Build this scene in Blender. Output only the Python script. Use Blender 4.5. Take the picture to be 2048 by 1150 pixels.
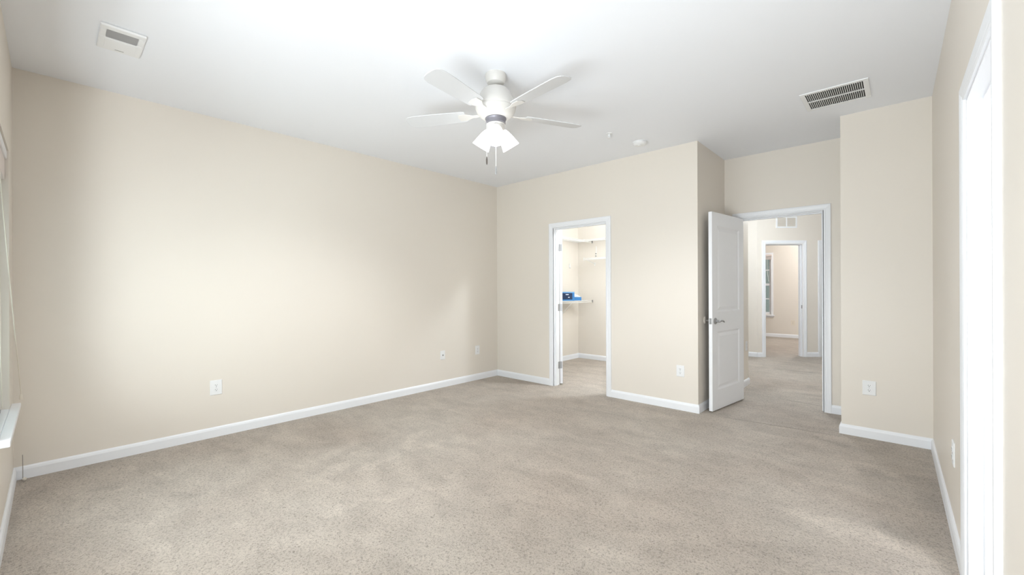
import bpy, bmesh, math, random
from mathutils import Vector, Matrix
random.seed(7)
for o in list(bpy.data.objects):
    bpy.data.objects.remove(o, do_unlink=True)
SC = bpy.context.scene
COL = SC.collection
PI = math.pi
H = 2.74                                   # ceiling height (m)

# ------------------------------------------------------------------ camera
YAW, ROLL, CAM_H = 0.7434, 0.0039, 1.2593
cd = bpy.data.cameras.new('camera'); cam = bpy.data.objects.new('camera', cd); COL.objects.link(cam)
fw = Vector((-math.sin(YAW), math.cos(YAW), 0)); rt = Vector((math.cos(YAW), math.sin(YAW), 0)); up = Vector((0, 0, 1))
r2 = rt*math.cos(ROLL) - up*math.sin(ROLL); u2 = up*math.cos(ROLL) + rt*math.sin(ROLL)
cam.matrix_world = Matrix(((r2.x, u2.x, -fw.x, 0), (r2.y, u2.y, -fw.y, 0), (r2.z, u2.z, -fw.z, CAM_H), (0, 0, 0, 1)))
cd.sensor_width = 36.0; cd.lens = 846.77/2048*36.0; cd.shift_y = 2.46/2048
cd.clip_start = 0.02; cd.clip_end = 100
SC.camera = cam

# ------------------------------------------------------------------ world, exposure
W = bpy.data.worlds.new('dusk'); SC.world = W; W.use_nodes = True
W.node_tree.nodes['Background'].inputs[0].default_value = (0.235, 0.25, 0.245, 1)
W.node_tree.nodes['Background'].inputs[1].default_value = 0.95
SC.view_settings.view_transform = 'Standard'; SC.view_settings.look = 'None'
SC.view_settings.gamma = 1.0; SC.view_settings.use_curve_mapping = False
SC.view_settings.exposure = 0.53
FAN_LIGHT, BULB_LIGHT = 1.7, 2450.0         # radiance of the fan's lit glass shades and of the bulbs in them
# daylight panels added as fill outside the left window and two invented openings
def fill_light(name, x, y, z, tilt, watts, w=1.6, hh=1.5):
    l = bpy.data.lights.new(name, 'AREA'); l.shape = 'RECTANGLE'; l.size = w; l.size_y = hh; l.energy = watts; l.color = (.87, .95, 1.0)
    o = bpy.data.objects.new(name, l); o.location = (x, y, z); o.rotation_euler = (PI/2+tilt, 0, 0); COL.objects.link(o)
fill_light('window_fill', -.60, -.9, .58, .38, 86, 1.7, .9)
fill_light('window_fill', -2.45, -.36, 1.30, -.38, 26)
fill_light('window_fill', -3.55, -.55, 1.25, .15, 9, .8, 1.2)

# ------------------------------------------------------------------ lamps of the neighbouring rooms
def lamp(name, loc, watts, radius=0.12, color=(.84, .93, 1)):
    l = bpy.data.lights.new(name, 'POINT'); l.energy = watts; l.shadow_soft_size = radius; l.color = color
    o = bpy.data.objects.new(name, l); o.location = loc; COL.objects.link(o); return o
lamp('hall_lamp', (-1.4, 6.95, 2.5), 59, .2)
lamp('closet_lamp', (-2.2, 5.0, 2.5), 58, 0.08)
lamp('far_room_lamp', (-1.2, 11.2, 2.45), 48, 0.15, (.98, .975, .96))
lamp('bath_lamp', (1.45, .2, 2.1), 100, .55, (.93, .97, 1))

# ------------------------------------------------------------------ materials
def new_mat(name):
    m = bpy.data.materials.new(name); m.use_nodes = True
    nt = m.node_tree; return m, nt, nt.nodes['Principled BSDF']
def paint(name, col, rough=0.5, bump=0.0, scale=300, spec=0.5, var=0.0, metal=0.0):
    m, nt, b = new_mat(name)
    b.inputs['Base Color'].default_value = (*col, 1); b.inputs['Roughness'].default_value = rough
    b.inputs['Metallic'].default_value = metal; b.inputs['Specular IOR Level'].default_value = spec
    tc = nt.nodes.new('ShaderNodeTexCoord'); n = nt.nodes.new('ShaderNodeTexNoise')
    n.inputs['Scale'].default_value = scale; n.inputs['Detail'].default_value = 3
    nt.links.new(tc.outputs['Object'], n.inputs['Vector'])
    if var > 0:
        n2 = nt.nodes.new('ShaderNodeTexNoise'); n2.inputs['Scale'].default_value = scale*0.05; n2.inputs['Detail'].default_value = 2
        nt.links.new(tc.outputs['Object'], n2.inputs['Vector'])
        mx = nt.nodes.new('ShaderNodeMix'); mx.data_type = 'RGBA'
        mx.inputs[6].default_value = (*[c*(1-var) for c in col], 1); mx.inputs[7].default_value = (*[min(1, c*(1+var)) for c in col], 1)
        nt.links.new(n2.outputs['Fac'], mx.inputs[0]); nt.links.new(mx.outputs[2], b.inputs['Base Color'])
    if bump > 0:
        bp = nt.nodes.new('ShaderNodeBump'); bp.inputs['Strength'].default_value = bump; bp.inputs['Distance'].default_value = 0.001
        nt.links.new(n.outputs['Fac'], bp.inputs['Height']); nt.links.new(bp.outputs['Normal'], b.inputs['Normal'])
    return m
M = {}
M['wall'] = paint('cream_wall_paint', (.80, .740, .662), .46, .10, 260, .5)
M['ceiling'] = paint('white_ceiling_paint', (.90, .912, .945), .75, .10, 200, .3)
M['trim'] = paint('white_trim_paint', (.885, .895, .92), .34, .03, 90, .5)
M['door'] = paint('white_door_paint', (.91, .915, .935), .36, .03, 90, .5)
M['plastic'] = paint('white_plastic', (.86, .86, .86), .3, 0, 50, .5)
M['ivory'] = paint('ivory_plastic', (.80, .73, .62), .35, 0, 50, .5)
M['dark'] = paint('dark_slot', (.02, .02, .02), .6, 0, 50, .3)
M['grey_dark'] = paint('dark_grey_louvre', (.22, .21, .20), .6, 0, 50, .3)
M['louvre'] = paint('grey_louvre', (.36, .35, .345), .5, 0, 50, .3)
M['metal'] = paint('brushed_nickel', (.42, .42, .43), .3, .05, 400, .5, 0, .9)
M['hinge'] = paint('satin_hinge_metal', (.45, .45, .46), .4, .05, 400, .5, 0, .7)
M['fan_white'] = paint('white_fan_enamel', (.70, .675, .64), .35, 0, 50, .5)
M['fan_ring'] = paint('grey_fan_band', (.22, .21, .235), .4, 0, 50, .5, 0, .2)
M['blade'] = paint('white_fan_blade', (.66, .66, .665), .5, .02, 120, .4)
M['wire'] = paint('white_coated_wire', (.86, .85, .82), .35, 0, 50, .5)
M['blue'] = paint('blue_carton', (.045, .22, .52), .4, .02, 60, .5, .12)
M['blue_light'] = paint('light_blue_carton', (.22, .48, .78), .4, .02, 60, .5, .1)
M['navy'] = paint('navy_print', (.012, .03, .09), .35, .02, 60, .5)
M['paper'] = paint('white_wrap', (.80, .85, .90), .4, .02, 60, .5)
M['cord'] = paint('cream_cord', (.80, .74, .64), .6, 0, 50, .3)
M['cable'] = paint('grey_cable', (.30, .27, .24), .6, 0, 50, .3)
M['fob'] = paint('dark_bronze_fob', (.13, .11, .10), .35, 0, 50, .5, 0, .4)
M['fob_grey'] = paint('grey_fob', (.40, .40, .41), .35, 0, 50, .5, 0, .4)
M['vent_tan'] = paint('cream_grille_shade', (.50, .48, .43), .6, 0, 50, .3)
M['blind'] = paint('blind_fabric_pink_white', (.78, .70, .66), .6, .05, 90, .3)

def glow_mat(name, col, s):
    m, nt, b = new_mat(name)
    b.inputs['Base Color'].default_value = (.9, .9, .9, 1); b.inputs['Roughness'].default_value = .3
    b.inputs['Emission Color'].default_value = (*col, 1); b.inputs['Emission Strength'].default_value = s
    return m
M['shade'] = glow_mat('lit_frosted_glass', (.96, .985, 1.0), FAN_LIGHT)
M['bulb'] = glow_mat('lit_bulb', (.95, .98, 1.0), BULB_LIGHT)

def glass_mat():
    m = bpy.data.materials.new('window_glass'); m.use_nodes = True; nt = m.node_tree
    nt.nodes.remove(nt.nodes['Principled BSDF']); out = nt.nodes['Material Output']
    t = nt.nodes.new('ShaderNodeBsdfTransparent'); t.inputs[0].default_value = (.86, .92, .9, 1)
    g = nt.nodes.new('ShaderNodeBsdfGlossy'); g.inputs['Roughness'].default_value = .02
    f = nt.nodes.new('ShaderNodeFresnel'); f.inputs[0].default_value = 1.5
    x = nt.nodes.new('ShaderNodeMixShader')
    nt.links.new(f.outputs[0], x.inputs[0]); nt.links.new(t.outputs[0], x.inputs[1]); nt.links.new(g.outputs[0], x.inputs[2])
    nt.links.new(x.outputs[0], out.inputs[0]); return m
M['glass'] = glass_mat()

MARKS = [(-3.11,2.16,-2.93,1.91,0.07,1.0), (-2.82,2.12,-2.85,1.91,0.07,1.0), (-2.82,1.75,-2.79,1.48,0.06,1.0), (-2.74,1.55,-2.64,1.46,0.05,1.0), (-2.96,1.44,-2.87,1.20,0.06,1.0), (-2.28,1.96,-2.24,1.85,0.06,0.8), (-2.21,1.59,-2.20,1.62,0.05,0.8), (-2.38,1.21,-2.36,1.08,0.05,0.8), (-2.30,1.41,-2.29,1.34,0.05,0.7), (-0.40,2.82,0.14,2.76,0.09,0.9), (-0.22,3.93,-0.29,3.70,0.08,0.6), (-0.48,3.23,-0.37,3.19,0.07,0.6), (-3.78,0.49,-3.62,0.50,0.06,0.6), (-4.08,0.30,-3.99,0.38,0.05,0.6), (-0.59,3.43,-0.52,3.33,0.08,-1.0), (-0.17,3.80,-0.08,3.73,0.08,-1.0), (-0.95,3.64,-0.68,3.69,0.05,-0.9), (-0.08,2.95,-0.03,2.90,0.07,-1.0), (-3.20,1.74,-3.18,1.58,0.07,-0.9), (-3.14,1.52,-3.09,1.34,0.06,-0.7), (-3.77,0.18,-3.69,0.27,0.03,-1.0), (-3.31,0.49,-3.19,0.60,0.03,-0.8), (-0.51,4.36,-0.36,4.26,0.04,-0.7), (0.09,3.83,0.14,3.45,0.10,-0.8), (-1.25,4.44,-.39,4.52,.014,-1.6), (-1.02,5.60,-.62,5.52,.02,-1.4), (-1.70,7.54,-.86,7.66,.04,-1.2),]  # pile patches, one pale strip by the right doorway, dark lines along wrinkles
def carpet_mat():
    m, nt, b = new_mat('beige_cut_pile_carpet')
    N = nt.nodes.new; L = nt.links.new
    tc = N('ShaderNodeTexCoord')
    def noise(scale, detail=3, rough=.55, dist=0.0, vec=None):
        n = N('ShaderNodeTexNoise'); n.inputs['Scale'].default_value = scale; n.inputs['Detail'].default_value = detail
        n.inputs['Roughness'].default_value = rough; n.inputs['Distortion'].default_value = dist
        L(vec or tc.outputs['Object'], n.inputs['Vector']); return n.outputs['Fac']
    def ramp(fac, a, c, pa, pc):
        r = N('ShaderNodeValToRGB'); r.color_ramp.elements[0].position = pa; r.color_ramp.elements[0].color = (*a, 1)
        r.color_ramp.elements[1].position = pc; r.color_ramp.elements[1].color = (*c, 1); L(fac, r.inputs[0]); return r.outputs[0]
    def mul(a, c):
        x = N('ShaderNodeMix'); x.data_type = 'RGBA'; x.blend_type = 'MULTIPLY'; x.inputs[0].default_value = 1
        L(a, x.inputs[6]); L(c, x.inputs[7]); return x.outputs[2]
    def math_(op, a, c):
        x = N('ShaderNodeMath'); x.operation = op
        for i, v in enumerate((a, c)):
            if isinstance(v, (int, float)): x.inputs[i].default_value = v
            else: L(v, x.inputs[i])
        return x.outputs[0]
    # stretched coordinates so that brushed pile lies in strokes
    mp = N('ShaderNodeMapping'); mp.inputs['Rotation'].default_value = (0, 0, math.radians(52)); mp.inputs['Scale'].default_value = (1, 2.3, 1)
    L(tc.outputs['Object'], mp.inputs['Vector']); sv = mp.outputs[0]
    big = noise(0.7, 3, .5, .3)
    base = ramp(big, (.445, .378, .322), (.520, .462, .404), .34, .64)
    strokes = noise(2.3, 5, .62, .7, sv)
    base = mul(base, ramp(strokes, (.89, .885, .88), (1.09, 1.09, 1.085), .34, .68))
    blot = noise(5.5, 4, .6, .4)
    base = mul(base, ramp(blot, (.94, .94, .935), (1.05, 1.05, 1.045), .35, .65))
    # brushed and trodden patches of pile, a pale strip, seams with painted wrinkle shade
    wn = N('ShaderNodeTexNoise'); wn.inputs['Scale'].default_value = 9; wn.inputs['Detail'].default_value = 4; L(tc.outputs['Object'], wn.inputs['Vector'])
    def vm(op, a, c=None, sc=None):
        x = N('ShaderNodeVectorMath'); x.operation = op
        for i, v in enumerate((a, c)):
            if v is None: continue
            if isinstance(v, tuple): x.inputs[i].default_value = v
            else: L(v, x.inputs[i])
        if sc is not None:
            if isinstance(sc, float): x.inputs['Scale'].default_value = sc
            else: L(sc, x.inputs['Scale'])
        return x
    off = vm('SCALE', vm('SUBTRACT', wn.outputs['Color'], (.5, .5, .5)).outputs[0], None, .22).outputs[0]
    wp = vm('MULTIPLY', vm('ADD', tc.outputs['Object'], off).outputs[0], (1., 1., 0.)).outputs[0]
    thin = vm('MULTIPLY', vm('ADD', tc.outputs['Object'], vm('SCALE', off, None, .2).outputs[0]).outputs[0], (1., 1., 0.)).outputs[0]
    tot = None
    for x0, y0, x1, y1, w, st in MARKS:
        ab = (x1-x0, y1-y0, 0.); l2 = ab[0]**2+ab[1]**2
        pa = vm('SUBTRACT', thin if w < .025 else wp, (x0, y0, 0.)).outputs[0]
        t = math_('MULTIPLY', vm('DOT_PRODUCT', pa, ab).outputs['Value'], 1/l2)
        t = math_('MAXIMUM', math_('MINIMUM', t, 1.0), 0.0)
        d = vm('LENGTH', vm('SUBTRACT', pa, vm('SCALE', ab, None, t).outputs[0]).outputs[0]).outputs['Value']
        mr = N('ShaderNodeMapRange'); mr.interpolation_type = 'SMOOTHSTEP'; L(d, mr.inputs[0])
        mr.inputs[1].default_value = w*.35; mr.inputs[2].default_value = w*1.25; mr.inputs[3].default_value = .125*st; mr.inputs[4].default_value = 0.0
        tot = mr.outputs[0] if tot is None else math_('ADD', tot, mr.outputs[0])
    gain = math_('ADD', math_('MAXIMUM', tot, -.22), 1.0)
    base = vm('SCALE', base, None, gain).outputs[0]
    tuft = noise(95, 4, .65, 1.1)
    base = mul(base, ramp(tuft, (.56, .54, .52), (1.13, 1.13, 1.12), .33, .53))
    L(base, b.inputs['Base Color'])
    b.inputs['Roughness'].default_value = .95; b.inputs['Specular IOR Level'].default_value = .12
    b.inputs['Sheen Weight'].default_value = .15; b.inputs['Sheen Roughness'].default_value = .5
    # pile height, plus a few ridges where the stretched carpet wrinkles
    sep = N('ShaderNodeSeparateXYZ'); L(tc.outputs['Object'], sep.inputs[0])
    wob = noise(3.0, 3, .5)
    def ridge(x0, y0, x1, y1, w):
        dx, dy = x1-x0, y1-y0; ln = math.hypot(dx, dy); nx, ny = -dy/ln, dx/ln; c = nx*x0+ny*y0; tx, ty = dx/ln, dy/ln; tcn = tx*(x0+x1)/2+ty*(y0+y1)/2
        d = math_('ADD', math_('MULTIPLY', sep.outputs[0], nx), math_('MULTIPLY', sep.outputs[1], ny))
        d = math_('ADD', math_('SUBTRACT', d, c), math_('MULTIPLY', math_('SUBTRACT', wob, .5), .12))
        g = math_('SUBTRACT', 1.0, math_('MINIMUM', math_('ABSOLUTE', math_('DIVIDE', d, w), 0), 1.0))
        t = math_('ADD', math_('MULTIPLY', sep.outputs[0], tx), math_('MULTIPLY', sep.outputs[1], ty))
        t = math_('ABSOLUTE', math_('SUBTRACT', t, tcn), 0)
        e = math_('SUBTRACT', 1.0, math_('MINIMUM', math_('DIVIDE', t, ln*.6), 1.0))
        return math_('MULTIPLY', math_('MULTIPLY', g, g), e)
    rs = None
    for a in ((-1.75, 7.54, -.75, 7.66, .05), (-1.15, 5.62, -.55, 5.52, .03), (-1.30, 4.44, -.30, 4.53, .02), (-1.2, 5.95, -.5, 6.1, .03)):
        r = ridge(*a); rs = r if rs is None else math_('ADD', rs, r)
    hgt = math_('ADD', math_('MULTIPLY', tuft, .010), math_('MULTIPLY', strokes, .010))
    hgt = math_('ADD', hgt, math_('MULTIPLY', noise(260, 2), .004))
    hgt = math_('ADD', hgt, math_('MULTIPLY', rs, .022))
    bp = N('ShaderNodeBump'); bp.inputs['Strength'].default_value = .75; bp.inputs['Distance'].default_value = 1.0
    L(hgt, bp.inputs['Height']); L(bp.outputs['Normal'], b.inputs['Normal'])
    return m
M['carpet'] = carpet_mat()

# ------------------------------------------------------------------ mesh helpers
class MB:
    """collects shapes and links them as ONE mesh object"""
    def __init__(s): s.bm = bmesh.new()
    def box(s, x0, y0, z0, x1, y1, z1, mat=None):
        vs = [s.bm.verts.new(p) for p in ((x0, y0, z0), (x1, y0, z0), (x1, y1, z0), (x0, y1, z0), (x0, y0, z1), (x1, y0, z1), (x1, y1, z1), (x0, y1, z1))]
        if mat: 
            for v in vs: v.co = mat @ v.co
        for f in ((3, 2, 1, 0), (4, 5, 6, 7), (0, 1, 5, 4), (1, 2, 6, 5), (2, 3, 7, 6), (3, 0, 4, 7)): s.bm.faces.new([vs[i] for i in f])
        return s
    def face(s, pts): s.bm.faces.new([s.bm.verts.new(p) for p in pts]); return s
    def prism(s, poly, z0, z1, mat=None):
        a = [s.bm.verts.new((x, y, z0)) for x, y in poly]; c = [s.bm.verts.new((x, y, z1)) for x, y in poly]
        if mat:
            for v in a+c: v.co = mat @ v.co
        s.bm.faces.new(a[::-1]); s.bm.faces.new(c); n = len(poly)
        for i in range(n): s.bm.faces.new((a[i], a[(i+1) % n], c[(i+1) % n], c[i]))
        return s
    def lathe(s, prof, seg=32, mat=None, cap0=True, cap1=True):
        rings = []
        for r, z in prof:
            ring = [s.bm.verts.new((r*math.cos(2*PI*i/seg), r*math.sin(2*PI*i/seg), z)) for i in range(seg)]
            if mat:
                for v in ring: v.co = mat @ v.co
            rings.append(ring)
        for a, c in zip(rings, rings[1:]):
            for i in range(seg): s.bm.faces.new((a[i], a[(i+1) % seg], c[(i+1) % seg], c[i]))
        if cap0: s.bm.faces.new(rings[0][::-1])
        if cap1: s.bm.faces.new(rings[-1])
        return s
    def tube(s, pts, r, seg=8):
        pts = [Vector(p) for p in pts]; rings = []
        for i, p in enumerate(pts):
            t = (pts[min(i+1, len(pts)-1)] - pts[max(i-1, 0)]).normalized()
            a = Vector((0, 0, 1)) if abs(t.z) < .9 else Vector((1, 0, 0))
            u = t.cross(a).normalized(); v = t.cross(u).normalized()
            rad = r[i] if isinstance(r, (list, tuple)) else r
            rings.append([s.bm.verts.new(p + u*rad*math.cos(2*PI*k/seg) + v*rad*math.sin(2*PI*k/seg)) for k in range(seg)])
        for a, c in zip(rings, rings[1:]):
            for k in range(seg): s.bm.faces.new((a[k], a[(k+1) % seg], c[(k+1) % seg], c[k]))
        s.bm.faces.new(rings[0][::-1]); s.bm.faces.new(rings[-1]); return s
    def ball(s, c, r, seg=12):
        bmesh.ops.create_uvsphere(s.bm, u_segments=seg, v_segments=max(6, seg//2), radius=r, matrix=Matrix.Translation(c)); return s
    def build(s, name, mat, parent=None, bevel=0.0, smooth=False, seg=2, mat2=None):
        bmesh.ops.recalc_face_normals(s.bm, faces=s.bm.faces)
        me = bpy.data.meshes.new(name); s.bm.to_mesh(me); s.bm.free()
        me.materials.append(M[mat])
        o = bpy.data.objects.new(name, me); COL.objects.link(o)
        if parent is not None: o.parent = parent
        if smooth:
            for p in me.polygons: p.use_smooth = True
            try: me.set_sharp_from_angle(angle=math.radians(38))
            except Exception: pass
        if bevel > 0:
            bv = o.modifiers.new('bevel', 'BEVEL'); bv.width = bevel; bv.segments = seg; bv.limit_method = 'ANGLE'; bv.angle_limit = math.radians(40)
        return o
def tag(o, label, cat, group=None, kind=None):
    o['label'] = label; o['category'] = cat
    if group: o['group'] = group
    if kind: o['kind'] = kind
    return o
def struct(o, label, cat):
    return tag(o, label, cat, None, 'structure')
def thing(name, label, cat, loc=(0, 0, 0), rz=0.0, group=None):
    o = bpy.data.objects.new(name, None); COL.objects.link(o); o.empty_display_size = .1
    o.location = loc; o.rotation_euler = (0, 0, rz); return tag(o, label, cat, group)
def copy_tree(o, parent=None):
    c = o.copy(); COL.objects.link(c)
    if parent is not None: c.parent = parent
    for ch in list(o.children): copy_tree(ch, c)
    return c

# ------------------------------------------------------------------ plan (metres; camera stands over the origin)
XL, YB, YF, YW = -4.336, 4.397, 4.62, -0.174   # left wall, closet wall, pier face, window wall
YE = 5.285                                      # entry wall (alcove back)
XA = -1.505                                     # alcove left side
XP = -0.385                                     # pier left edge
T = 0.115
# the right wall stands a touch off square: local frame turned about its far corner
RW = Matrix.Translation((.18, YF, 0)) @ Matrix.Rotation(0.010, 4, 'Z') @ Matrix.Translation((-.18, -YF, 0))

# ------------------------------------------------------------------ floor and ceiling
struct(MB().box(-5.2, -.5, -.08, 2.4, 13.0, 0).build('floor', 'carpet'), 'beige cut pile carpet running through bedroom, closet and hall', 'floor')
struct(MB().box(-5.2, -.5, H, 2.4, 13.0, H+.1).build('ceiling', 'ceiling'), 'flat white painted ceiling over the bedroom', 'ceiling')

# ------------------------------------------------------------------ walls
def holed(x0, x1, y0, y1, h0, h1, ztop, zbot=0.0, along='x', mat=None, m=None):
    m = m or MB()
    if along == 'x':
        m.box(x0, y0, 0, h0, y1, H, mat).box(h1, y0, 0, x1, y1, H, mat).box(h0, y0, ztop, h1, y1, H, mat)
        if zbot > 0: m.box(h0, y0, 0, h1, y1, zbot, mat)
    else:
        m.box(x0, y0, 0, x1, h0, H, mat).box(x0, h1, 0, x1, y1, H, mat).box(x0, h0, ztop, x1, h1, H, mat)
        if zbot > 0: m.box(x0, h0, 0, x1, h1, zbot, mat)
    return m
struct(MB().box(XL-.14, -.5, 0, XL, 6.61, H).build('wall_left', 'wall'), 'long blank cream wall on the left', 'wall')
struct(holed(XL, XA, YB, YB+T, -3.31, -2.545, 2.04).build('wall_back', 'wall'), 'cream wall holding the closet doorway', 'wall')
struct(MB().box(XA-T, YB+T, 0, XA, YE, H).build('wall_alcove', 'wall'), 'narrow cream side wall of the entry alcove behind the open door', 'wall')
struct(holed(XA-T, XP+.1, YE, YE+T, -1.356, -.582, 2.04).build('wall_entry', 'wall'), 'cream wall around and above the hall doorway', 'wall')
struct(MB().box(XP, YF, 0, .42, YE, H).build('wall_pier', 'wall'), 'cream wall face right of the hall doorway', 'wall')
DY0, DY1 = 1.87, 2.56                            # door opening in the right wall (local)
struct(holed(.18, .18+T, -.5, YF, DY0, DY1, 2.035, 0, 'y', RW).build('wall_right', 'wall'), 'cream wall along the right edge with the white doorway', 'wall')
WX0, WX1, WZ0, WZ1 = -3.985, -3.20, .52, 2.11     # window opening
wm = holed(XL, -3.19, YW-.16, YW, WX0, WX1, WZ1, WZ0)
holed(-3.19, -1.61, YW-.16, YW, -3.15, -1.70, WZ1, WZ0, m=wm)  # invented unglazed opening for the added fill light
holed(-1.61, .6, YW-.16, YW, -1.60, .10, WZ1, WZ0, m=wm)  # second invented opening, behind the camera, letting added fill in
struct(wm.build('wall_window', 'wall'), 'cream window wall at the left edge of the photo', 'wall')
# closet
struct(MB().box(XL, 6.5, 0, -1.635, 6.61, H).build('wall_closet_back', 'wall'), 'cream back wall of the walk-in closet', 'wall')
struct(MB().box(-1.75, YB+T, 0, -1.635, 6.5, H).build('wall_closet_right', 'wall'), 'cream right wall inside the closet', 'wall')
# hall
struct(MB().box(-1.635, YE+T, 0, -1.475, 6.17, H).build('wall_hall_left', 'wall'), 'short cream hall wall beyond the open door', 'wall')
struct(MB().box(.42, YE, 0, .55, 10.8, H).build('wall_hall_right', 'wall'), 'cream right wall of the hall', 'wall')
struct(MB().box(-4.9, 8.68, 0, -1.93, 8.8, H).build('wall_hall_back', 'wall'), 'cream hall wall left of the far doorway', 'wall')
struct(MB().box(-5.0, 6.61, 0, -4.9, 12.7, H).build('wall_hall_end', 'wall'), 'cream wall closing the hall on the left', 'wall')
# diagonal hall wall: local x along the wall, local y away from the camera
DG = Matrix.Translation((-1.93, 8.68, 0)) @ Matrix.Rotation(YAW, 4, 'Z')
def dgx(px): return (px-1514)/846.77*7.70
D1A, D1B = dgx(1531), dgx(1605.5)
D2A = dgx(1643)
dw = MB().box(0, 0, 0, D1A, T, H, DG).box(D1A, 0, 2.05, D1B, T, H, DG).box(D1B, 0, 0, D2A, T, H, DG).box(D2A, 0, 2.05, D2A+.76, T, H, DG).box(D2A+.76, 0, 0, 3.2, T, H, DG)
struct(dw.build('wall_hall_diagonal', 'wall'), 'diagonal cream hall wall with the far doorway and grille', 'wall')
# far room
FY = 12.55
struct(holed(-4.9, 1.5, FY, FY+.16, -3.25, -2.47, 2.09, .58).build('wall_far_room', 'wall'), 'warm cream far room wall with the window', 'wall')
struct(MB().box(1.4, 10.7, 0, 1.5, FY, H).box(.42, 10.7, 0, 1.4, 10.8, H).build('wall_far_room_right', 'wall'), 'cream right wall of the far room', 'wall')
# bathroom behind the right-hand doorway
struct(MB().box(2.1, -.4, 0, 2.2, 4.62, H).box(.5, 4.5, 0, 2.1, 4.62, H).box(.5, -.5, 0, 2.2, -.4, H).build('wall_bath', 'trim'), 'pale wall of the room behind the right doorway', 'wall')

# ------------------------------------------------------------------ baseboards
BB = [(0, 0), (.014, 0), (.014, .062), (.010, .076), (.004, .085), (0, .085)]     # thickness, height
def board(name, p0, p1, label, m0=0, m1=0, nside=1, mat=None):
    """extrude the profile from p0 to p1; the wall is on the right of the direction when nside=1; m0/m1 = mitre sign (+ inside corner, - outside)"""
    p0, p1 = Vector((*p0, 0)), Vector((*p1, 0)); d = (p1-p0).normalized(); n = Vector((-d.y, d.x, 0))*nside
    m = MB(); a = []; c = []
    for t, z in BB:
        a.append(m.bm.verts.new(p0 + n*t + d*(t*m0) + up*z)); c.append(m.bm.verts.new(p1 + n*t - d*(t*m1) + up*z))
    if mat:
        for v in a+c: v.co = mat @ v.co
    k = len(BB)
    for i in range(k): m.bm.faces.new((a[i], a[(i+1) % k], c[(i+1) % k], c[i]))
    m.bm.faces.new(a[::-1]); m.bm.faces.new(c)
    return struct(m.build(name, 'trim'), label, 'baseboard')
board('baseboard_left', (XL, YB), (XL, YW), 'white baseboard along the long left wall', 1, 1)
board('baseboard_back_left', (-3.372, YB), (XL, YB), 'short white baseboard left of the closet doorway', 0, 1)
board('baseboard_back_right', (XA, YB), (-2.483, YB), 'white baseboard between closet doorway and open white door', -1, 0)
board('baseboard_alcove', (XA, YE), (XA, YB), 'white baseboard behind the open white door', 1, -1)
board('baseboard_entry', (XP, YE), (-.518, YE), 'tiny white baseboard right of the hall doorway', 1, 0)
board('baseboard_pier_side', (XP, YF), (XP, YE), 'white baseboard return on the pier side', -1, 1)
board('baseboard_pier', (.18, YF), (XP, YF), 'white baseboard under the outlet right of the hall doorway', 1, -1)
board('baseboard_right', (.18, 2.63), (.18, YF), 'white baseboard along the right wall up to the corner', 0, 1, 1, RW)
board('baseboard_right_near', (.18, YW), (.18, 1.80), 'white baseboard at the right edge near the camera', 0, 0, 1, RW)
board('baseboard_window', (XL, YW), (.2, YW), 'white baseboard under the window sill', 1, 0)
board('baseboard_closet_left', (XL, 6.5), (XL, YB+T), 'white baseboard on the left inside the closet', 1, 1)
board('baseboard_closet_back', (-1.75, 6.5), (XL, 6.5), 'white baseboard at the back of the closet', 1, 1)
board('baseboard_hall_left', (-1.475, 6.17), (-1.475, YE+T), 'short white hall baseboard ending beside the open door hinge', -1, 0)
board('baseboard_hall_stub', (-1.635, 6.17), (-1.475, 6.17), 'white baseboard on the end of the short hall wall', 0, -1)
board('baseboard_hall_back', (-1.93, 8.68), (-4.6, 8.68), 'white baseboard on the hall wall left of the far doorway', 0, 0)
board('baseboard_hall_diagonal_left', (D1A-.065, 0), (0, 0), 'white baseboard touching the far doorway on its left', 0, 0, 1, DG)
board('baseboard_hall_diagonal_right', (D2A-.065, 0), (D1B+.065, 0), 'white baseboard between the two far hall doorways', 0, 0, 1, DG)
board('baseboard_far_room', (1.4, FY), (-4.8, FY), 'white baseboard under the far room window', 0, 0)

# ------------------------------------------------------------------ door trims
CP = [(0, 0), (0, .009), (.006, .012), (.012, .012), (.016, .010), (.022, .013), (.040, .017), (.055, .017), (.060, .014), (.060, 0)]   # (outward, thickness)
def casing_mesh(m, w0, w1, ztop, frame, rev=.006):
    """frame maps (along, out of wall toward viewer, up) to world; opening w0..w1"""
    a0, a1, zt = w0-rev, w1+rev, ztop+rev
    path = [((a0, 0), (-1, 0)), ((a0, zt), (-1, 1)), ((a1, zt), (1, 1)), ((a1, 0), (1, 0))]
    rings = []
    for (a, z), (da, dz) in path:
        rings.append([m.bm.verts.new(frame(a+da*w, t, z+dz*w)) for w, t in CP])
    k = len(CP)
    for r, s in zip(rings, rings[1:]):
        for i in range(k-1): m.bm.faces.new((r[i], r[i+1], s[i+1], s[i]))
        m.bm.faces.new((r[k-1], r[0], s[0], s[k-1]))
    m.bm.faces.new(rings[0]); m.bm.faces.new(rings[-1][::-1])
def fbox(m, frame, a0, a1, t0, t1, z0, z1):
    c = [frame(a, t, z) for z in (z0, z1) for a, t in ((a0, t0), (a1, t0), (a1, t1), (a0, t1))]
    v = [m.bm.verts.new(p) for p in c]
    for f in ((3, 2, 1, 0), (4, 5, 6, 7), (0, 1, 5, 4), (1, 2, 6, 5), (2, 3, 7, 6), (3, 0, 4, 7)): m.bm.faces.new([v[i] for i in f])
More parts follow.
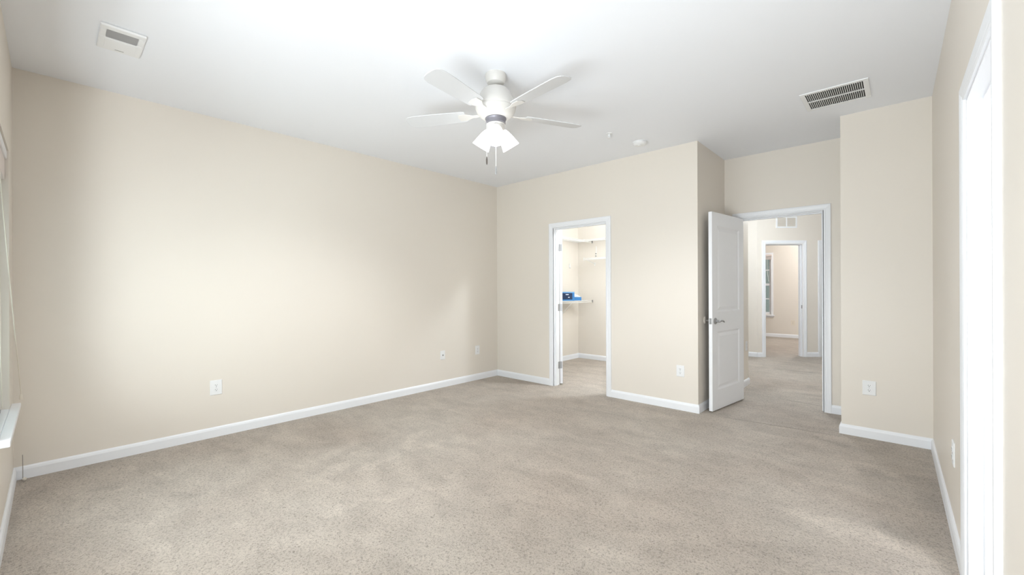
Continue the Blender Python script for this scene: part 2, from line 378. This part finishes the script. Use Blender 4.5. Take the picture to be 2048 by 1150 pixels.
def doorway(name, w0, w1, ztop, frame, label, stop=(-.05, -.085), depth=T, both=False):
    m = MB(); casing_mesh(m, w0, w1, ztop, frame)
    o = struct(m.build(name, 'trim'), label, 'door trim')
    j = MB(); e = .004
    fbox(j, frame, w0-.02, w0+e, .0, -depth, 0, ztop+.02); fbox(j, frame, w1-e, w1+.02, .0, -depth, 0, ztop+.02); fbox(j, frame, w0+e, w1-e, .0, -depth, ztop-e, ztop+.02)
    j.build('jamb', 'trim', o)
    if stop:
        s = MB(); s0, s1 = stop
        fbox(s, frame, w0+e, w0+e+.011, s0, s1, 0, ztop-e-.011); fbox(s, frame, w1-e-.011, w1-e, s0, s1, 0, ztop-e-.011); fbox(s, frame, w0+e, w1-e, s0, s1, ztop-e-.011, ztop-e)
        s.build('stop_moulding', 'trim', o)
    if both:
        m = MB(); casing_mesh(m, w0, w1, ztop, lambda a, t, z: frame(a, -depth-t, z)); m.build('rear_casing', 'trim', o)
    return o
Fback = lambda a, t, z: Vector((a, YB-t, z))
Fent = lambda a, t, z: Vector((a, YE-t, z))
Frt = lambda a, t, z: RW @ Vector((.18-t, a, z))
Fdg = lambda a, t, z: DG @ Vector((a, -t, z))
doorway('trim_1', -3.31, -2.545, 2.035, Fback, 'white casing around the closet doorway', (-.03, -.07))
t2 = doorway('trim_2', -1.356, -.582, 2.035, Fent, 'white casing around the hall doorway beside the open door', (-.045, -.08))
t3 = doorway('trim_3', DY0, DY1, 2.03, Frt, 'tall white casing of the doorway at the right edge', (-.045, -.08))
t4 = doorway('trim_4', D1A, D1B, 2.05, Fdg, 'white casing around the far room doorway seen through the hall', (-.045, -.08))
t5 = doorway('trim_5', D2A, D2A+.76, 2.05, Fdg, 'white casing sliver at the right of the far hall', (-.05, -.07))
def strike(parent, frame, a, t, z):
    m = MB(); fbox(m, frame, a, a-.0025 if a > 0 or True else a, t-.014, t+.014, z-.03, z+.03)
    return m.build('strike_plate', 'metal', parent)
strike(t2, Fent, -.586, -.022, .93)
strike(t4, Fdg, D1B-.004, -.022, .91)

# ------------------------------------------------------------------ doors
def panel_door(name, w, h, t, panels, mat, parent=None, stile=.115):
    """slab in local x 0..w, y 0..t, z 0..h with moulded recessed panels on both faces"""
    m = MB(); bm = m.bm
    xs = [0, stile, w-stile, w]; zs = [0]
    for a, c in panels: zs += [a, c]
    zs.append(h)
    for y, s in ((0, 1), (t, -1)):
        for i in range(3):
            for j in range(len(zs)-1):
                x0, x1, z0, z1 = xs[i], xs[i+1], zs[j], zs[j+1]
                q = lambda ins, d: [bm.verts.new(p) for p in ((x0+ins, y+s*d, z0+ins), (x1-ins, y+s*d, z0+ins), (x1-ins, y+s*d, z1-ins), (x0+ins, y+s*d, z1-ins))]
                if i == 1 and j % 2 == 1:
                    rr = [q(0, 0), q(.006, .003), q(.016, .009), q(.024, .009), q(.052, .002)]
                    for a, c in zip(rr, rr[1:]):
                        for k in range(4): bm.faces.new((a[k], a[(k+1) % 4], c[(k+1) % 4], c[k]))
                    bm.faces.new(rr[-1])
                else: bm.faces.new(q(0, 0))
    for a, c in (((0, 0), (w, 0)), ((0, h), (w, h))):
        bm.faces.new([bm.verts.new(p) for p in ((0, 0, a[1]), (w, 0, a[1]), (w, t, a[1]), (0, t, a[1]))])
    for x in (0, w): bm.faces.new([bm.verts.new(p) for p in ((x, 0, 0), (x, t, 0), (x, t, h), (x, 0, h))])
    bmesh.ops.remove_doubles(bm, verts=bm.verts, dist=1e-5)
    return m.build(name, mat, parent)
def lever(parent, x, y, z, s, dirx):
    """rosette and lever handle on the face at y, pointing out along s, arm toward dirx"""
    R = Matrix.Translation((x, y, z)) @ Matrix.Rotation(-s*PI/2, 4, 'X')
    o = MB().lathe([(.033, 0), (.033, .005), (.028, .010), (.013, .013), (.012, .040), (.013, .048), (.008, .056)], 24, R).build('lever_handle', 'metal', parent, smooth=True)
    pts = [(x, y+s*.044, z), (x+dirx*.03, y+s*.047, z+.003), (x+dirx*.065, y+s*.047, z+.002), (x+dirx*.09, y+s*.046, z-.006), (x+dirx*.108, y+s*.045, z-.013)]
    MB().tube(pts, [.011, .0095, .008, .0085, .006], 10).build('lever_arm', 'metal', o, smooth=True)
    return o
def hinge(parent, x, y, z, rx=.016, hh=.045, leaf=True):
    o = MB().tube([(x, y, z-hh), (x, y, z+hh)], .006, 10).build('hinge', 'hinge', parent, smooth=True)
    return o
# entry door, swung into the bedroom against the alcove side wall
ed = thing('door_1', 'open white two panel entry door with nickel lever handle', 'door', (-1.345, 5.278, .012), math.radians(-97.5)); ed['kind'] = 'structure'
sl = panel_door('door_panel', .762, 2.02, .035, [(.20, .80), (1.0, 1.885)], 'door', ed)
sl.location = (.004, .005, 0)
lever(ed, .702, .040, .91, 1, -1); lever(ed, .702, .005, .91, -1, -1)
MB().box(.7655, .011, .88, .7675, .034, .94).build('latch_plate', 'metal', ed)
MB().box(.766, .016, .903, .774, .028, .919).build('latch_bolt', 'metal', ed, .002)
for z in (.2, 1.0, 1.83): hinge(ed, .0, .0, z)
# closet door, swung wide into the closet and seen edge-on
cd_ = thing('door_2', 'white closet door swung inward and seen edge-on with three hinges', 'door', (-3.302, YB+T+.004, .012), math.radians(126.6)); cd_['kind'] = 'structure'
s2 = panel_door('door_panel', .745, 2.015, .035, [(.20, .80), (1.0, 1.885)], 'door', cd_)
s2.location = (.006, -.036, 0)
for z in (.245, 1.0, 1.785):
    hg = hinge(cd_, 0, 0, z)
    m = MB().box(.0035, -.030, z-.045, .0058, -.002, z+.045); m.build('hinge_leaf', 'hinge', hg)
for z in (.257, 1.012, 1.797):
    hl = MB().box(-3.3055, YB+T-.032, z-.045, -3.3035, YB+T-.002, z+.045).build('hinge_leaf', 'hinge', bpy.data.objects['trim_1'])
# second hall door, closed, in the diagonal wall
d3 = panel_door('door_3', .745, 2.03, .035, [(.20, .80), (1.0, 1.885)], 'door')
d3.matrix_world = DG @ Matrix.Translation((D2A+.008, .075, .01)); struct(d3, 'closed white door at the far right of the hall', 'door')

# ------------------------------------------------------------------ window 1 (left edge) with sill
w1 = MB(); f = .035
y0, y1 = YW-.13, YW-.075
w1.box(WX0, y0, WZ0, WX0+f, y1, WZ1).box(WX1-f, y0, WZ0, WX1, y1, WZ1).box(WX0+f, y0, WZ0, WX1-f, y1, WZ0+f).box(WX0+f, y0, WZ1-f, WX1-f, y1, WZ1)
win1 = struct(w1.build('window_1', 'trim'), 'bedroom window recess at the left edge above the white sill', 'window')
m = MB(); zm = (WZ0+WZ1)/2
m.box(WX0+f, y0+.01, zm-.02, WX1-f, y1-.005, zm+.02)
m.build('meeting_rail', 'trim', win1)
for za, zb in ((WZ0+f, zm-.02), (zm+.02, WZ1-f)):
    MB().box(WX0+f, y0+.024, za, WX1-f, y0+.028, zb).build('pane', 'glass', win1)
sill = tag(MB().box(-4.152, YW+.0, .515, -3.12, YW+.040, .543).box(WX0+.001, YW-.075, .522, WX1-.001, YW, .543).build('window_sill', 'trim', None, .004), 'projecting white window sill near the left corner', 'window sill', None, 'structure')
# roller blind headrail and raised slats inside the recess
bl = thing('window_blind', 'raised white blind at the top of the left edge window', 'blind', (WX0+.005, YW-.055, 0))
MB().box(0, -.018, 2.055, .775, .048, 2.105).build('headrail', 'trim', bl, .003)
MB().box(.004, -.012, 1.93, .770, .040, 2.053).build('slat_stack', 'blind', bl, .002)
pts = []
for i in range(15):
    s = i/14; x = .30 + (-4.143-(WX0+.305))*(s**1.35); z = 2.05 + (.60-2.05)*s; y = .03 + (.096-.03)*s
    pts.append((x, y, z))
cordo = MB().tube(pts, .0026, 6).build('pull_cord', 'cord', bl, smooth=True)
MB().lathe([(.004, .035), (.006, .03), (.009, .004), (.007, 0)], 12, Matrix.Translation((pts[-1][0], pts[-1][1], pts[-1][2]-.035))).build('tassel', 'cord', cordo, smooth=True)
c2 = MB().tube([(.28, .03, 2.05), (.22, .03, 1.4), (.12, .028, .9), (.03, .028, .56)], .0026, 6).build('pull_cord', 'cord', bl, smooth=True)
tag(MB().box(-3.93, YW-.06, .5435, -3.55, YW-.03, .556).build('blind_bottom_rail', 'louvre', None, .002), 'grey strip lying on the left edge window sill', 'rail')
cb = thing('wall_cable', 'thin grey cable stub standing in the left corner of carpet', 'cable', (-4.296, -.132, 0))
MB().tube([(0, 0, .0), (0, .0, .08), (.001, -.001, .17)], .0016, 6).build('cable', 'cable', cb, smooth=True)
MB().lathe([(.004, 0), (.010, .004), (.011, .014), (.004, .021)], 12, Matrix.Translation((.012, .008, 0))).build('connector', 'cord', cb, smooth=True)

# ------------------------------------------------------------------ window 2 (far room)
m = MB(); a0, a1, z0, z1 = -3.25, -2.47, .58, 2.09; y0, y1 = FY+.03, FY+.08; f = .028
m.box(a0, y0, z0, a0+f, y1, z1).box(a1-f, y0, z0, a1, y1, z1).box(a0+f, y0, z0, a1-f, y1, z0+.05).box(a0+f, y0, z1-f, a1-f, y1, z1)
win2 = struct(m.build('window_2', 'trim'), 'narrow far room window with dark panes seen through the hall', 'window')
for za, zb, lab in ((.63, 1.315, 'lower'), (1.37, 2.062, 'upper')):
    fr = MB(); zc = (za+zb)/2
    s_ = .018
    fr.box(a0+f, y0+.01, zc-.012, a1-f, y1-.012, zc+.012).box(a1-f-s_, y0+.008, za, a1-f, y1-.01, zb).box(a0+f, y0+.008, za, a0+f+s_, y1-.01, zb)
    sa = fr.build('sash', 'trim', win2)
    for p, q in ((za, zc-.012), (zc+.012, zb)): MB().box(a0+f, y0+.024, p, a1-f, y0+.028, q).build('pane', 'glass', sa)
MB().box(a0+f, y0+.002, 1.315, a1-f, y1-.004, 1.37).build('meeting_rail', 'trim', win2)
m = MB(); m.box(a1, FY-.012, .56, a1+.05, FY, 2.15).box(a0-.05, FY-.012, .56, a0, FY, 2.15).box(a0-.05, FY-.014, 2.09, a1+.05, FY, 2.16); m.build('casing', 'trim', win2)
MB().box(a0-.08, FY-.045, .53, a1+.08, FY, .56).box(a0-.05, FY-.012, .49, a1+.05, FY, .53).build('sill', 'trim', win2, .003)
b2 = thing('window_blind', 'raised blind bunched at the top of the far room window', 'blind', (a0, FY-.03, 0))
MB().box(-.02, -.03, 2.07, a1-a0+.03, .012, 2.115).build('headrail', 'blind', b2, .003)
m = MB()
for i in range(7): m.box(-.01, -.022, 1.985+i*.012, a1-a0+.02, .012, 1.993+i*.012)
m.build('slat_stack', 'blind', b2)
MB().tube([(a1-a0-.08, -.01, 1.985), (a1-a0-.075, -.01, 1.7), (a1-a0-.045, -.01, 1.42)], .0042, 6).build('pull_cord', 'wire', b2)

# ------------------------------------------------------------------ electrical outlets
def outlet(label, origin, ux, nrm, w=.08, h=.118, kind='duplex', mat='plastic', group='wall outlets'):
    """plate centred at origin; ux = along the wall (viewer's right), nrm = out of the wall"""
    ux, nrm = Vector(ux).normalized(), Vector(nrm).normalized()
    Mx = Matrix((( ux.x, nrm.x, 0, origin[0]), (ux.y, nrm.y, 0, origin[1]), (0, 0, 1, origin[2]), (0, 0, 0, 1)))
    o = bpy.data.objects.new('coax_plate' if kind == 'coax' else 'wall_outlet', None); COL.objects.link(o); o.matrix_world = Mx
    tag(o, label, 'cable socket' if kind == 'coax' else 'outlet', group)
    m = MB(); bm = m.bm; W2, H2 = w/2, h/2
    rr = [[(-W2, 0, -H2), (W2, 0, -H2), (W2, 0, H2), (-W2, 0, H2)]]
    for ins, d in ((0, .003), (.004, .006)):
        rr.append([(-W2+ins, d, -H2+ins), (W2-ins, d, -H2+ins), (W2-ins, d, H2-ins), (-W2+ins, d, H2-ins)])
    vs = [[bm.verts.new(p) for p in r] for r in rr]
    for a, c in zip(vs, vs[1:]):
        for k in range(4): bm.faces.new((a[k], a[(k+1) % 4], c[(k+1) % 4], c[k]))
    bm.faces.new(vs[-1]); bm.faces.new(vs[0][::-1])
    m.build('cover_plate', mat, o, .001)
    toY = Matrix.Rotation(-PI/2, 4, 'X')
    if kind == 'coax':
        j = MB().lathe([(.010, .0055), (.010, .008), (.006, .008), (.006, .016)], 14, toY).build('coax_jack', 'metal', o, smooth=True)
    else:
        for zc in (.0195, -.0195):
            poly = []
            for i in range(24):
                a = 2*PI*i/24; poly.append((max(-.0168, min(.0168, .0195*math.cos(a))), .0148*math.sin(a)))
            R = Matrix.Translation((0, 0, zc)) @ Matrix(((1, 0, 0, 0), (0, 0, 1, 0), (0, 1, 0, 0), (0, 0, 0, 1)))
            s = MB().prism(poly, .0055, .0085, R).build('socket', mat, o)
            MB().box(-.0075, .0083, zc-.0005, -.0053, .0089, zc+.008).box(.0053, .0083, zc+.0005, .0073, .0089, zc+.0075).build('slot', 'dark', s)
            MB().lathe([(.0030, .0083), (.0030, .0090)], 10, Matrix.Translation((0, 0, zc-.0065)) @ toY).build('ground_hole', 'dark', s)
        MB().lathe([(.0028, .0055), (.0024, .0075)], 10, toY).build('screw', 'metal', o)
    return o
outlet('large white outlet on the left wall nearest the window corner', (XL, .955, .4215), (0, 1, 0), (1, 0, 0), .088, .126)
outlet('small white cable plate on the left wall, left of its farther outlet', (XL, 3.396, .411), (0, 1, 0), (1, 0, 0), .075, .114, 'coax', 'plastic', None)
outlet('white outlet on the left wall nearest the far room corner', (XL, 4.0, .412), (0, 1, 0), (1, 0, 0), .078, .122)
outlet('white outlet on the wall between closet doorway and open door', (-1.682, YB, .403), (1, 0, 0), (0, -1, 0), .082, .117)
outlet('large white outlet on the wall right of the hall doorway', (-.199, YF, .419), (1, 0, 0), (0, -1, 0), .088, .120)
rp = RW @ Vector((.18, 3.10, .415)); rv = RW.to_3x3()
outlet('white outlet hard against the casing at the right edge', tuple(rp), tuple(rv @ Vector((0, -1, 0))), tuple(rv @ Vector((-1, 0, 0))), .085, .122)
outlet('ivory outlet on the far room wall under and right of its window', (-1.996, FY, .38), (1, 0, 0), (0, -1, 0), .085, .118, 'duplex', 'ivory')
outlet('white outlet on the short hall wall beside the door hinge edge', (-1.475, 6.07, .51), (0, 1, 0), (1, 0, 0), .08, .118)

# ------------------------------------------------------------------ wall bumper behind the lever
wb = tag(MB().lathe([(.040, 0), (.040, .003), (.034, .008), (.012, .010)], 28, Matrix.Translation((XA, 4.60, .925)) @ Matrix.Rotation(PI/2, 4, 'Y')).build('wall_bumper', 'wall', None, 0, True), 'round cream wall bumper behind the entry door lever', 'door bumper')

# ------------------------------------------------------------------ ceiling fittings
rg = thing('return_grille', 'white ceiling grille with two rows of black slots near hall doorway', 'air vent', (-.37, 4.095, H))
m = MB(); w, l, e = .205, .2, .026; X0, X1, Y0, Y1 = -.174, .174, -.168, .174
m.box(-w, -l, -.008, w, Y0, 0).box(-w, Y1, -.008, w, l, 0).box(-w, Y0, -.008, X0, Y1, 0).box(X1, Y0, -.008, w, Y1, 0)
m.build('frame', 'plastic', rg, .003)
MB().box(X0, -.005, -.0075, X1, .009, -.001).build('centre_bar', 'plastic', rg)
m = MB(); n = 29; p = (X1-X0)/n
for ya, yb in ((Y0, -.005), (.009, Y1)):
    for i in range(n+1):
        xc = X0+i*p; m.box(xc-.0019, ya, -.0075, xc+.0019, yb, -.0013)
m.build('slats', 'plastic', rg)
MB().box(X0, Y0, -.0012, X1, Y1, -.0002).build('backing', 'dark', rg)

ef = thing('exhaust_vent', 'white ceiling vent with small grey louvre near the left corner', 'air vent', (-3.392, .284, H))
m = MB(); w, l = .162, .098; X0, X1, Y0, Y1 = .012, .114, -.068, .066
D = -.016
m.box(X1, -l, D, w, l, 0).box(-w, -l, D, X0, l, 0).box(X0, -l, D, X1, Y0, 0).box(X0, Y1, D, X1, l, 0)
m.build('frame', 'plastic', ef, .006)
MB().box(X0, Y0, -.006, X1, Y1, -.004).build('backing', 'grey_dark', ef)
m = MB(); n = 9
for i in range(n):
    xc = X0+(i+.5)*(X1-X0)/n; R = Matrix.Translation((xc, 0, -.011)) @ Matrix.Rotation(math.radians(-35), 4, 'Y')
    m.box(-.0052, Y0, -.0006, .0052, Y1, .0006, R)
m.build('louvre', 'louvre', ef)
m = MB(); m.box(-.135, -.070, D-.002, -.004, .068, D+.001); m.build('lens_panel', 'plastic', ef, .0015)
MB().box(-.128, -.020, D-.0026, -.121, .020, D-.0018).build('faint_mark', 'louvre', ef)

sp = thing('sprinkler_head', 'small white pendent fire sprinkler on the ceiling left of the detector', 'sprinkler', (-2.05, 3.61, H))
MB().lathe([(.030, 0), (.029, -.004), (.016, -.007), (.016, -.001)], 24).build('escutcheon', 'plastic', sp, 0, True)
MB().lathe([(.011, 0), (.011, -.016), (.007, -.018), (.006, -.034), (.009, -.036)], 16).build('body', 'plastic', sp, 0, True)
m = MB().lathe([(.013, -.045), (.015, -.0465), (.013, -.048)], 20); m.box(-.011, -.002, -.046, -.008, .002, -.016).box(.008, -.002, -.046, .011, .002, -.016); m.build('deflector', 'plastic', sp)
sd = thing('smoke_detector', 'round white smoke detector on the ceiling above the closet wall', 'smoke detector', (-1.945, 4.04, H))
MB().lathe([(.072, 0), (.072, -.008)], 40).build('base', 'plastic', sd, 0, True)
MB().lathe([(.066, -.008), (.068, -.012), (.065, -.022), (.052, -.032), (.030, -.036)], 40).build('cover', 'plastic', sd, 0, True)
MB().lathe([(.016, -.034), (.015, -.041), (.008, -.043)], 20, Matrix.Translation((.004, -.018, 0))).build('test_button', 'plastic', sd, 0, True)

# ------------------------------------------------------------------ hall wall grille
hv = bpy.data.objects.new('wall_grille', None); COL.objects.link(hv); tag(hv, 'cream two section grille high on the far hall wall', 'air vent')
ga, gb, gz0, gz1 = dgx(1552), dgx(1594), 2.345, 2.555
hv.matrix_world = DG @ Matrix.Translation(((ga+gb)/2, 0, (gz0+gz1)/2))
hw, hh_ = (gb-ga)/2, (gz1-gz0)/2; e = .026
MB().box(-hw, -.010, -hh_, hw, 0, -hh_+e).box(-hw, -.010, hh_-e, hw, 0, hh_).box(-hw, -.010, -hh_+e, -hw+e, 0, hh_-e).box(hw-e, -.010, -hh_+e, hw, 0, hh_-e).box(-.010, -.010, -hh_+e, .010, 0, hh_-e).build('frame', 'plastic', hv)
MB().box(-hw+e, -.002, -hh_+e, hw-e, 0, hh_-e).build('backing', 'vent_tan', hv)
for xa, xb in ((-hw+e, -.010), (.010, hw-e)):
    m = MB()
    for i in range(11):
        zc = -hh_+e+(i+.5)*(2*hh_-2*e)/11; R = Matrix.Translation((0, -.006, zc)) @ Matrix.Rotation(math.radians(35), 4, 'X')
        m.box(xa, -.0005, -.006, xb, .0005, .006, R)
    m.build('louvre', 'wall', hv)

# ------------------------------------------------------------------ ceiling fan
FX, FYC = -2.062, 2.084
fan = thing('ceiling_fan', 'white five blade ceiling fan with three lit glass shades', 'ceiling fan', (FX, FYC, H))
Z = lambda z: z-H
MB().lathe([(.072, 0), (.073, -.012), (.070, -.040), (.058, -.060), (.030, -.070)], 40).build('canopy', 'fan_white', fan, 0, True)
MB().lathe([(.016, -.065), (.016, -.115)], 20).build('downrod', 'fan_white', fan, 0, True)
MB().lathe([(.030, Z(2.640)), (.088, Z(2.632)), (.104, Z(2.610)), (.118, Z(2.580)), (.134, Z(2.550)), (.141, Z(2.522)), (.141, Z(2.512)), (.137, Z(2.508)), (.137, Z(2.502)), (.139, Z(2.498)), (.128, Z(2.470)), (.104, Z(2.448)), (.082, Z(2.437)), (.060, Z(2.436))], 56).build('motor_housing', 'fan_white', fan, 0, True)
MB().lathe([(.071, Z(2.440)), (.074, Z(2.432)), (.071, Z(2.426)), (.068, Z(2.420)), (.068, Z(2.402)), (.060, Z(2.398))], 40).build('switch_housing', 'fan_ring', fan, 0, True)
fit = MB().lathe([(.060, Z(2.400)), (.064, Z(2.394)), (.060, Z(2.388)), (.062, Z(2.380)), (.054, Z(2.352)), (.040, Z(2.325)), (.016, Z(2.312)), (.004, Z(2.308))], 40).build('light_fitter', 'fan_white', fan, 0, True)
base_az = YAW                                  # world angle of the camera's right-hand direction
for k in range(5):
    az = base_az + math.radians(22 + 72*k)
    R = Matrix.Rotation(az, 4, 'Z')
    bl_ = bpy.data.meshes.new('blade')
    m = MB(); out = []
    xs_ = [(.215, .052), (.24, .058), (.35, .063), (.50, .068), (.60, .069), (.64, .062), (.658, .045), (.664, .020)]
    poly = [(x, -y) for x, y in xs_] + [(x, y) for x, y in reversed(xs_)]
    P_ = R @ Matrix.Translation((0, 0, Z(2.472))) @ Matrix.Rotation(math.radians(11), 4, 'X')
    m.prism(poly, -.003, .003, P_)
    b_ = m.build('blade', 'blade', fan, .0015)
    im = MB(); 
    im.prism([(.10, -.012), (.17, -.014), (.215, -.036), (.265, -.034), (.275, 0), (.265, .034), (.215, .036), (.17, .014), (.10, .012)], -.0085, -.0035, P_)
    ib = im.build('blade_iron', 'fan_white', b_, .001)
# three glass shades: one toward the camera, two to the back left and right
for k in range(3):
    az = base_az + math.radians(-88 + 120*k)
    d = Vector((math.cos(az), math.sin(az), 0)); ax = (d*.58 - up*.815).normalized()
    p0 = Vector((0, 0, Z(2.375))) + d*.040
    q = ax.to_track_quat('Z', 'Y').to_matrix().to_4x4()
    MT = Matrix.Translation(p0) @ q
    soc = MB().lathe([(.020, -.006), (.024, 0), (.024, .022), (.020, .026)], 24, MT).build('lamp_socket', 'fan_white', fit, 0, True)
    prof = [(.022, .018), (.029, .026), (.038, .045), (.046, .070), (.052, .095), (.058, .122), (.064, .146)]
    inner = [(r-.003, z) for r, z in reversed(prof)]
    MB().ball(MT @ Vector((0, 0, .060)), .022).build('bulb', 'bulb', fit, 0, True)
    sh = MB().lathe(prof + inner, 36, MT, False, False).build('lamp_shade', 'shade', fan, 0, True)
def chain(dx, dy, ztop, zfob, zend, fobmat):
    n = int((ztop-zfob)/.006); m = MB().tube([(dx, dy, Z(ztop)), (dx, dy, Z(zfob))], .0018, 6)
    c = m.build('pull_chain', 'wire', fan, smooth=True)
    MB().lathe([(.0022, Z(zfob)+.003), (.0035, Z(zfob)-.002), (.0058, Z(zfob)-.020), (.0052, Z(zend)+.008), (.0030, Z(zend))], 14, Matrix.Translation((dx, dy, 0))).build('chain_fob', fobmat, c, 0, True)
cl_ = rt*(-.062) - fw*.02
chain(cl_.x, cl_.y, 2.405, 2.165, 2.113, 'fob'); chain(0.0, 0.0, 2.31, 2.106, 2.050, 'fob_grey')

# ------------------------------------------------------------------ closet: wire shelves and what stands on them
def wire_shelf(label, origin, rz, length, depth=.30, braces=(), dark_end=0, drop=.30, group='white wire shelves in the closet'):
    """local x along the wall, local y out from the wall, z = deck height"""
    o = thing('wire_shelf', label, 'shelf', origin, rz, group)
    m = MB(); n = int(length/.028)
    for i in range(n+1):
        x = i*length/n; m.tube([(x, .002, 0), (x, depth, 0), (x, depth+.004, -.028)], .0019, 5)
    m.build('deck', 'wire', o)
    m = MB()
    for y, z, r in ((.006, -.003, .003), (depth*.5, -.004, .003), (depth, -.003, .0032), (depth+.004, -.030, .0045)): m.tube([(0, y, z), (length, y, z)], r, 6)
    m.build('rail', 'wire', o)
    for x in braces:
        b = MB().tube([(x, depth-.01, -.020), (x, .004, -drop)], .005, 6)
        b.box(x-.011, 0, -drop-.03, x+.011, .006, -drop+.025); b.build('brace', 'wire', o)
    for x, e in ((0, 0), (length, 1)): MB().box(x-.004, depth-.006, -.040, x+.004, depth+.012, .006).build('end_cap', 'grey_dark' if e == dark_end else 'wire', o)
    return o
wire_shelf('upper white wire shelf along the closet left wall', (XL, 6.49, 2.10), -PI/2, 1.90, .30, (.85, 1.6), 0)
wire_shelf('upper white wire shelf across the closet back wall', (-1.76, 6.495, 2.10), PI, 2.255, .29, (), 9)
wire_shelf('low white wire shelf holding the blue carton', (XL, 6.49, 1.05), -PI/2, 1.85, .30, (.60, 1.5), 0)
wire_shelf('middle white wire shelf on the closet back wall', (-1.76, 6.495, 1.78), PI, 2.25, .30, (2.22, 1.0), 9, .09)
wc = thing('shelf_clip', 'dark metal shelf clip on the closet back wall', 'bracket', (-3.955, 6.498, 1.90))
MB().box(-.006, -.006, -.09, .006, 0, .10).build('strip', 'wire', wc)
MB().lathe([(.009, 0), (.009, .012)], 12, Matrix.Translation((0, -.006, -.03)) @ Matrix.Rotation(PI/2, 4, 'X')).build('screw_head', 'grey_dark', wc)
MB().lathe([(.009, 0), (.009, .012)], 12, Matrix.Translation((0, -.006, -.07)) @ Matrix.Rotation(PI/2, 4, 'X')).build('screw_head', 'grey_dark', wc)
tag(MB().box(XL, 6.215, 1.62, XL+.012, 6.235, 1.70).box(XL+.010, 6.219, 1.62, XL+.03, 6.231, 1.634).build('wall_hook', 'wire', None, .002), 'small pale hook left on the closet left wall', 'hook')
# blue carton with dark printed window, and a blue and white pack beside it
bx = thing('carton', 'blue carton with a dark printed front on the low shelf', 'box', (-4.165, 5.905, 1.053), math.radians(34))
MB().box(-.125, -.06, 0, .125, .06, .150).build('body', 'blue', bx, .002)
MB().box(-.085, -.0615, .022, .090, -.0598, .130).build('printed_front', 'navy', bx)
MB().box(-.020, -.0625, .098, .030, -.0612, .112).build('print_mark', 'paper', bx)
MB().box(.020, -.0625, .052, .045, -.0612, .064).build('print_mark', 'paper', bx)
MB().box(-.125, -.0606, .134, .125, -.0598, .148).build('lid_band', 'blue_light', bx)
pk = thing('tissue_pack', 'small blue and white pack right of the blue carton', 'pack', (-4.12, 6.12, 1.053), math.radians(34))
MB().box(-.085, -.05, 0, .085, .05, .060).build('body', 'blue', pk, .004)
m = MB(); bm = m.bm
v = [bm.verts.new(p) for p in ((-.085, -.048, .0605), (.080, -.048, .0605), (.080, .048, .0605), (-.085, .048, .0605), (-.075, -.040, .135), (.030, -.040, .085), (.030, .040, .085), (-.075, .040, .135))]
for f_ in ((3, 2, 1, 0), (4, 5, 6, 7), (0, 1, 5, 4), (1, 2, 6, 5), (2, 3, 7, 6), (3, 0, 4, 7)): bm.faces.new([v[i] for i in f_])
m.build('white_wrap', 'paper', pk, .004)
